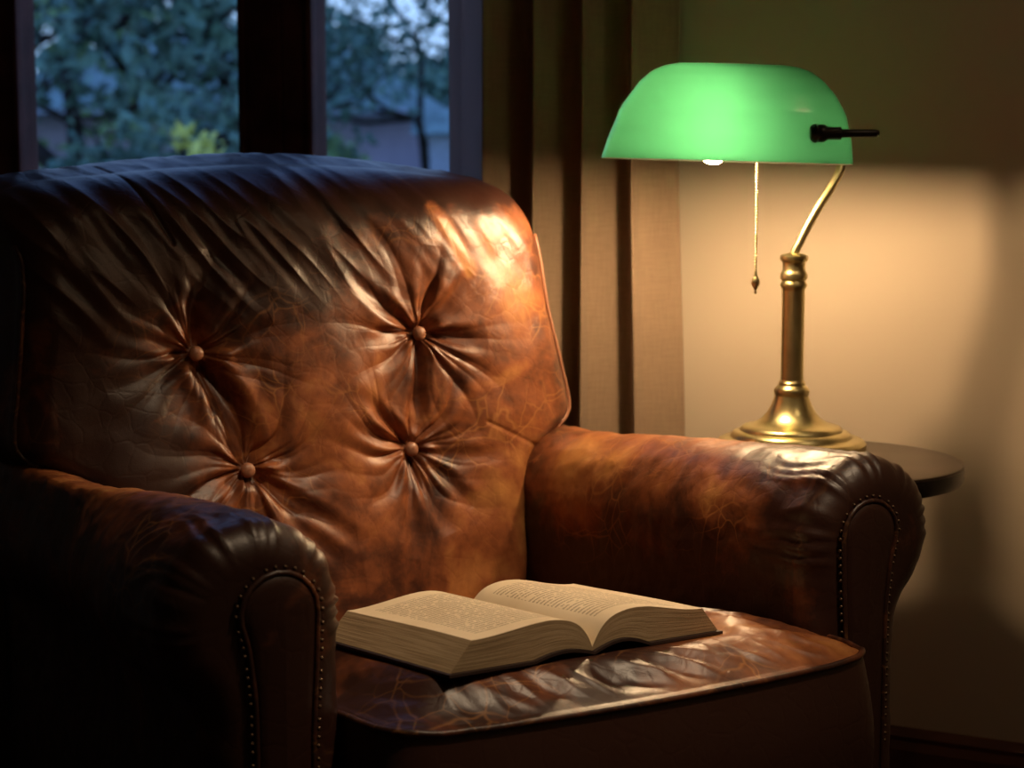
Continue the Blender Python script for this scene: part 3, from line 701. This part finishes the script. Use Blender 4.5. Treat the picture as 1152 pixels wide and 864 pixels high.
# ------------------------------------------------------------------ open book on the seat
book = empty('book'); tag(book, 'open hardback book with cream printed pages lying on the leather seat', 'book')
BKW, BKL = .164, .206
SL = .026
def book_side(sg):
    nx, ny = 60, 30
    x = np.linspace(0, 1, nx); y = np.linspace(0, 1, ny)
    tx = BKW * x
    hump = .032 + (.004 if sg < 0 else .004)
    ztop = hump * (1 - np.exp(-(x / .10))) * (1 - .30 * smooth(.3, 1, x)) + (.003 if sg < 0 else .004)
    if sg > 0: ztop = ztop * (1 - .12 * smooth(.4, 1, x))
    zbot = np.where(x < .5, .009 * np.sin(np.clip(x / .5, 0, 1) * np.pi) ** 1.0, 0) * (1.0 if sg > 0 else .7)
    zbot = np.minimum(zbot, ztop - .001)
    P = np.zeros((nx, ny, 3)); P[..., 0] = (sg * tx)[:, None]; P[..., 1] = (y * BKL)[None]; P[..., 2] = ztop[:, None] + .0016 * np.sin(y * 3 + 1)[None] * smooth(.2, 1, x)[:, None]
    me = grid_mesh('page', P, flip=(sg < 0))
    uvl = me.uv_layers.new(name='UVMap'); vi = np.empty(len(me.loops), dtype=np.int32); me.loops.foreach_get('vertex_index', vi)
    uu = (vi // ny) / (nx - 1); vv_ = (vi % ny) / (ny - 1)
    uvl.data.foreach_set('uv', np.stack([uu, vv_], -1).astype(np.float32).reshape(-1))
    pg = link('page', me, M['page'], book)
    # block sides with page lines
    nz = 8; V = []; F = []; UVs = []
    def strip(top, bot, n_):
        b0 = len(V)
        for i in range(n_):
            for j in range(nz):
                k = j / (nz - 1); V.append(tuple(top[i] * (1 - k) + bot[i] * k)); UVs.append((i / (n_ - 1), k))
        for i in range(n_ - 1):
            for j in range(nz - 1):
                a = b0 + i * nz + j; F.append((a, a + 1, a + nz + 1, a + nz))
    bot = P.copy(); bot[..., 2] = zbot[:, None]; bot[..., 0] += (sg * SL * smooth(.55, 1, x))[:, None]
    strip(P[:, 0], bot[:, 0], nx); strip(P[:, -1], bot[:, -1], nx); strip(P[-1], bot[-1], ny)
    b0 = len(V)
    for i in range(nx):
        for j in (0, ny - 1): V.append(tuple(bot[i, j])); UVs.append((i / nx, .5))
    for i in range(nx - 1): a = b0 + i * 2; F.append((a, a + 1, a + 3, a + 2))
    me = mesh_from('page_block', V, F); bm = bmesh.new(); bm.from_mesh(me)
    bm.to_mesh(me); bm.free()
    uvl = me.uv_layers.new(name='UVMap')
    for lo in me.loops: uvl.data[lo.index].uv = UVs[lo.vertex_index]
    me.materials.append(M['edge']); o = link('page_block', me, None, book)
    # cover board
    C = []
    for i in range(nx):
        px_ = sg * (tx[i] + (SL + .004) * smooth(.5, 1, np.array(x[i])))
        for (yy, zz) in ((-.004, -.0005), (BKL + .004, -.0005), (BKL + .004, -.0035), (-.004, -.0035)): C.append((px_, yy, zbot[i] + zz))
    Fc = []
    for i in range(nx - 1):
        for j in range(4): a = i * 4 + j; b_ = i * 4 + (j + 1) % 4; Fc.append((a, b_, b_ + 4, a + 4))
    Fc += [(0, 1, 2, 3), tuple((nx - 1) * 4 + j for j in (3, 2, 1, 0))]
    me = mesh_from('cover', C, Fc); bm = bmesh.new(); bm.from_mesh(me); bmesh.ops.recalc_face_normals(bm, faces=bm.faces); bm.to_mesh(me); bm.free()
    link('cover', me, M['cover'], book, smooth=False)
book_side(-1); book_side(1)
Mb = Matrix.Translation((.0743, 1.936, 0)) @ Matrix.Rotation(PSI, 4, 'Z') @ BOOK_M
book.matrix_world = Mb

# ------------------------------------------------------------------ curtain
def curtain(name, x0, x1, parent, mat, per, amp, yoff, z0=.02, z1=2.40, ph0=0.0):
    nx, nz = 260, 60
    x = np.linspace(x0, x1, nx); z = np.linspace(z0, z1, nz); X, Zz = np.meshgrid(x, z, indexing='ij')
    w = X / per * 2 * np.pi + ph0 + .5 * noise(np.stack([X * 3, Zz * .35, X * 0], -1)) 
    Y = -yoff - amp * (np.sin(w) + .25 * np.sin(2 * w + .6)) * (.85 + .15 * noise(np.stack([X * 4, Zz * .9, X * 0 + 5], -1)))
    Xs = X + .012 * np.cos(w) + (Zz < 1.2) * .0 + .020 * smooth(1.1, .45, Zz) * smooth(x1 - .12, x1, X)
    P = np.stack([Xs, Y, Zz], -1)
    W_ = np.array([[A_.x, -N_.x, 0], [A_.y, -N_.y, 0], [0, 0, 1]]); P = P @ W_.T + np.array(WP)
    me = grid_mesh(name, P); o = link(name, me, mat, parent)
    s = o.modifiers.new('thick', 'SOLIDIFY'); s.thickness = .003; s.offset = 0
    return o
cur = tag(empty('curtain', tuple(WP + A_ * -.57 + N_ * .1)), 'brown linen curtain hanging in folds between the window and the lamp', 'curtain')
bpy.context.view_layer.update()
def keep(o, par): o.parent = par; o.matrix_parent_inverse = par.matrix_world.inverted()
o = curtain('drape', -.715, -.388, None, M['curtain'], .090, .036, .085, ph0=.45); keep(o, cur)
o = curtain('lining', -.825, -.735, None, M['sheer'], .09, .004, .030, ph0=0); keep(o, cur)
rodc = tag(empty('curtain_rod', tuple(WP + A_ * -.4 + N_ * .09)), 'dark curtain rod above the window', 'curtain rod'); D.objects.remove(rodc)
a0 = WP + A_ * -2.3 + N_ * .09 + Vector((0, 0, 2.42)); a1 = WP + A_ * -.25 + N_ * .09 + Vector((0, 0, 2.42))
ro = tube('curtain_rod', [tuple(a0), tuple((a0 + a1) / 2), tuple(a1)], .014, M['black'], None); tag(ro, 'dark metal curtain rod on the wall above the window', 'curtain rod')

# unseen opal dome lamp, added to fill the room with dim light
cl_ = tag(empty('added_fill_lamp', (1.15, 1.35, 2.6)), 'added unseen fill lamp, dim opal glass dome on the ceiling right of the armchair', 'lamp')
m = NT('fill_dome'); e = m.n('ShaderNodeEmission', Color=(1, .70, .42, 1), Strength=CEIL_FILL_E); m.l(e.outputs[0], m.out.inputs[0])
lathe('dome', [(.20, -.02), (.195, -.05), (.17, -.085), (.12, -.112), (.06, -.124), (.001, -.127)], m.m, cl_, seg=40)
lathe('fill_lamp_plate', [(.001, 0), (.215, 0), (.218, -.01), (.205, -.025), (.001, -.022)], M['brass'], cl_, seg=40)
# unseen spotlight, added to brighten the seat, book and chair back
spt = tag(empty('added_fill_spot', (.72, 1.50, 2.6)), 'added unseen fill spotlight in the ceiling above the armchair', 'spotlight')
lathe('fill_spot_housing', [(.055, 0), (.055, -.006), (.042, -.008), (.036, .0), (.034, -.002), (.036, -.012), (.06, -.008), (.06, 0)], M['brass'], spt, seg=32)
L_ = D.lights.new('spot', 'SPOT'); L_.energy = FILL_SPOT_W; L_.color = (1, .74, .48); L_.spot_size = math.radians(31); L_.spot_blend = 1.0; L_.shadow_soft_size = .05
lo_ = D.objects.new('spot', L_); COL.objects.link(lo_); lo_.location = (.72, 1.50, 2.57)
lo_.rotation_euler = (Vector((-.02, 2.10, .56)) - lo_.location).to_track_quat('-Z', 'Y').to_euler()

# ------------------------------------------------------------------ outside
GZ = -1.2
struct(boxes('ground', [((-60, 3.2, GZ - .1), (60, 90, GZ))], M['lawn']))['kind'] = 'structure'
def foliage(name, blobs, n_, size, mat, parent, rng):
    V = np.zeros((n_, 4, 3)); tot = sum(b[3] ** 2 for b in blobs)
    i = 0
    cnt = [max(1, int(n_ * b[3] ** 2 / tot)) for b in blobs]
    C = []
    for b, c in zip(blobs, cnt):
        d = rng.normal(size=(c, 3)); d /= np.linalg.norm(d, axis=1)[:, None]; r = b[3] * rng.uniform(.25, 1, c) ** .5
        C.append(np.array(b[:3]) + d * r[:, None] * np.array([1, 1, .8]))
    C = np.concatenate(C); n_ = len(C)
    a = rng.normal(size=(n_, 3)); a /= np.linalg.norm(a, axis=1)[:, None]; b = np.cross(a, rng.normal(size=(n_, 3))); b /= np.linalg.norm(b, axis=1)[:, None]
    s = size * rng.uniform(.6, 1.3, n_)[:, None]; nn = np.cross(a, b)
    V = np.stack([C - a * s, C + b * s * .45 + nn * s * .15, C + a * s, C - b * s * .45 + nn * s * .15], 1)
    idx = np.arange(n_ * 4).reshape(n_, 4); F = np.concatenate([idx[:, [0, 1, 2]], idx[:, [0, 2, 3]]])
    me = D.meshes.new(name); me.from_pydata(V.reshape(-1, 3).tolist(), [], F.tolist()); me.update()
    return link(name, me, mat, parent, smooth=False)
def wood(name, base, h, spread, rng, parent, mat, r0=.12, depth=4):
    bm = bmesh.new(); ends = []
    def cone(p, q, ra, rb):
        d = q - p; Lc = d.length
        Mx = Matrix.Translation((p + q) / 2) @ d.to_track_quat('Z', 'Y').to_matrix().to_4x4()
        bmesh.ops.create_cone(bm, cap_ends=True, segments=7, radius1=ra, radius2=rb, depth=Lc * 1.03, matrix=Mx)
    def grow(p, d, L_, r, k):
        q = p + d * L_; mid = (p + q) / 2 + Vector(rng.normal(size=3)) * L_ * .06
        cone(p, mid, r, r * .85); cone(mid, q, r * .85, r * .68)
        if k == 0: ends.append(q); return
        for _ in range(3 if k > 1 else 2):
            nd = (d + Vector(rng.normal(size=3)) * spread); nd.z = nd.z * .6 + .22; nd.normalize(); grow(q, nd, L_ * rng.uniform(.62, .85), r * .62, k - 1)
    grow(Vector(base), Vector((0, 0, 1)), h, r0, depth)
    me = D.meshes.new(name); bm.to_mesh(me); bm.free(); link(name, me, mat, parent, smooth=True)
    return ends
def tree(label, base, h, spread, seed, leafm, nleaf, lsize, blobr, r0=.12, depth=4, skip=1, name='tree', cat='tree', group=None):
    rng = np.random.RandomState(seed); t = tag(empty(name, base), label, cat, group)
    ends = wood('trunk', (0, 0, 0), h, spread, rng, t, M['bark'], r0, depth)
    bl = [(*e, blobr * rng.uniform(.7, 1.3)) for e in ends[::skip]]
    foliage('foliage', bl, nleaf, lsize, leafm, t, rng); return t
def shrub(label, base, rx, h, seed, leafm, n_, lsize, group=None):
    rng = np.random.RandomState(seed); t = tag(empty('shrub', base), label, 'shrub', group)
    stems = []
    for k in range(7):
        a = rng.uniform(0, 6.28); r = rx * rng.uniform(.2, .7); stems.append([(0, 0, 0), (math.cos(a) * r * .4, math.sin(a) * r * .4, h * .4), (math.cos(a) * r, math.sin(a) * r, h * rng.uniform(.7, .95))])
    bm = bmesh.new()
    for s_ in stems:
        for p, q in zip(s_[:-1], s_[1:]):
            p, q = Vector(p), Vector(q); d = q - p
            bmesh.ops.create_cone(bm, cap_ends=True, segments=6, radius1=.03, radius2=.015, depth=d.length, matrix=Matrix.Translation((p + q) / 2) @ d.to_track_quat('Z', 'Y').to_matrix().to_4x4())
    me = D.meshes.new('stems'); bm.to_mesh(me); bm.free(); link('stems', me, M['bark'], t)
    bl = [(*s_[2], rx * rng.uniform(.35, .6)) for s_ in stems] + [(*s_[1], rx * .5) for s_ in stems]
    foliage('foliage', bl, n_, lsize, leafm, t, rng); return t
# positions: left pane looks along x/y = -0.26..-0.155, right pane -0.11..-0.03
tree('large dark leafy tree filling the view through the left window pane', (-4.1, 18.0, GZ), 1.9, .8, 5, M['leafA'], 3500, .11, .72, .16, 4)
tree('bare-branched tree seen through the right window pane', (-1.15, 25.0, GZ), 2.1, .95, 14, M['leafA'], 4500, .09, .8, .09, 4)
tree('green tree at the left edge of the left window pane', (-8.2, 29.0, GZ), 2.0, .7, 21, M['leafB'], 4000, .13, .8, .16, 4)
shrub('tall dark shrub low in the left window pane', (-2.9, 14.5, GZ), 1.0, 2.5, 4, M['leafA'], 3000, .08)
shrub('yellow-green shrub low in the left window pane', (-1.9, 11.2, GZ), .2, 2.5, 8, M['leafY'], 350, .05)
shrub('green shrub under the bare tree, in front of the house', (-2.9, 29.0, GZ), .7, 2.7, 9, M['leafB'], 1500, .10)
tree('broad dark tree far behind the shed at the right window edge', (.2, 44.0, GZ), 1.9, .6, 33, M['leafA'], 3500, .22, 1.0, .2, 3)
tree('far dark tree showing above the house roof', (-7.4, 58.0, GZ), 2.4, .7, 37, M['leafA'], 3500, .22, 1.1, .2, 3)
# neighbour's house with a hipped roof
hs = tag(empty('house', (-2.0, 33, GZ)), 'purple-grey house with a low roof beyond the garden', 'house')
boxes('house_wall', [((-7.0, 0, 0), (.41, 6, 3.2))], M['housewall'], hs)
V = [(-7.5, -.5, 3.15), (.9, -.5, 3.15), (.9, 6.5, 3.15), (-7.5, 6.5, 3.15), (-5.2, 3, 4.75), (-1.7, 3, 4.75)]
me = mesh_from('roof', V, [(0, 1, 5, 4), (1, 2, 5), (2, 3, 4, 5), (3, 0, 4), (3, 2, 1, 0)]); link('roof', me, M['roof'], hs, smooth=False)
boxes('gutter', [((-7.55, -.58, 3.06), (.95, -.48, 3.16))], M['housetrim'], hs)
wf = boxes('window', [((-.9, -.05, 1.3), (-.2, .02, 2.2))], M['housetrim'], hs)
boxes('pane', [((-.83, -.07, 1.37), (-.27, -.03, 2.13))], M['pane'], wf)
sd_ = tag(empty('shed', (-1.2, 30, GZ)), 'small pale blue shed beside the house', 'shed')
boxes('shed_wall', [((-.25, 0, 0), (1.4, 1.6, 2.7))], M['housetrim'], sd_)
me = mesh_from('shed_roof', [(-.4, -.2, 2.68), (1.55, -.2, 2.68), (1.55, 1.8, 2.68), (-.4, 1.8, 2.68), (-.4, .8, 3.1), (1.55, .8, 3.1)], [(0, 1, 5, 4), (2, 3, 4, 5), (1, 2, 5), (3, 0, 4), (3, 2, 1, 0)]); link('shed_roof', me, M['roof'], sd_, smooth=False)
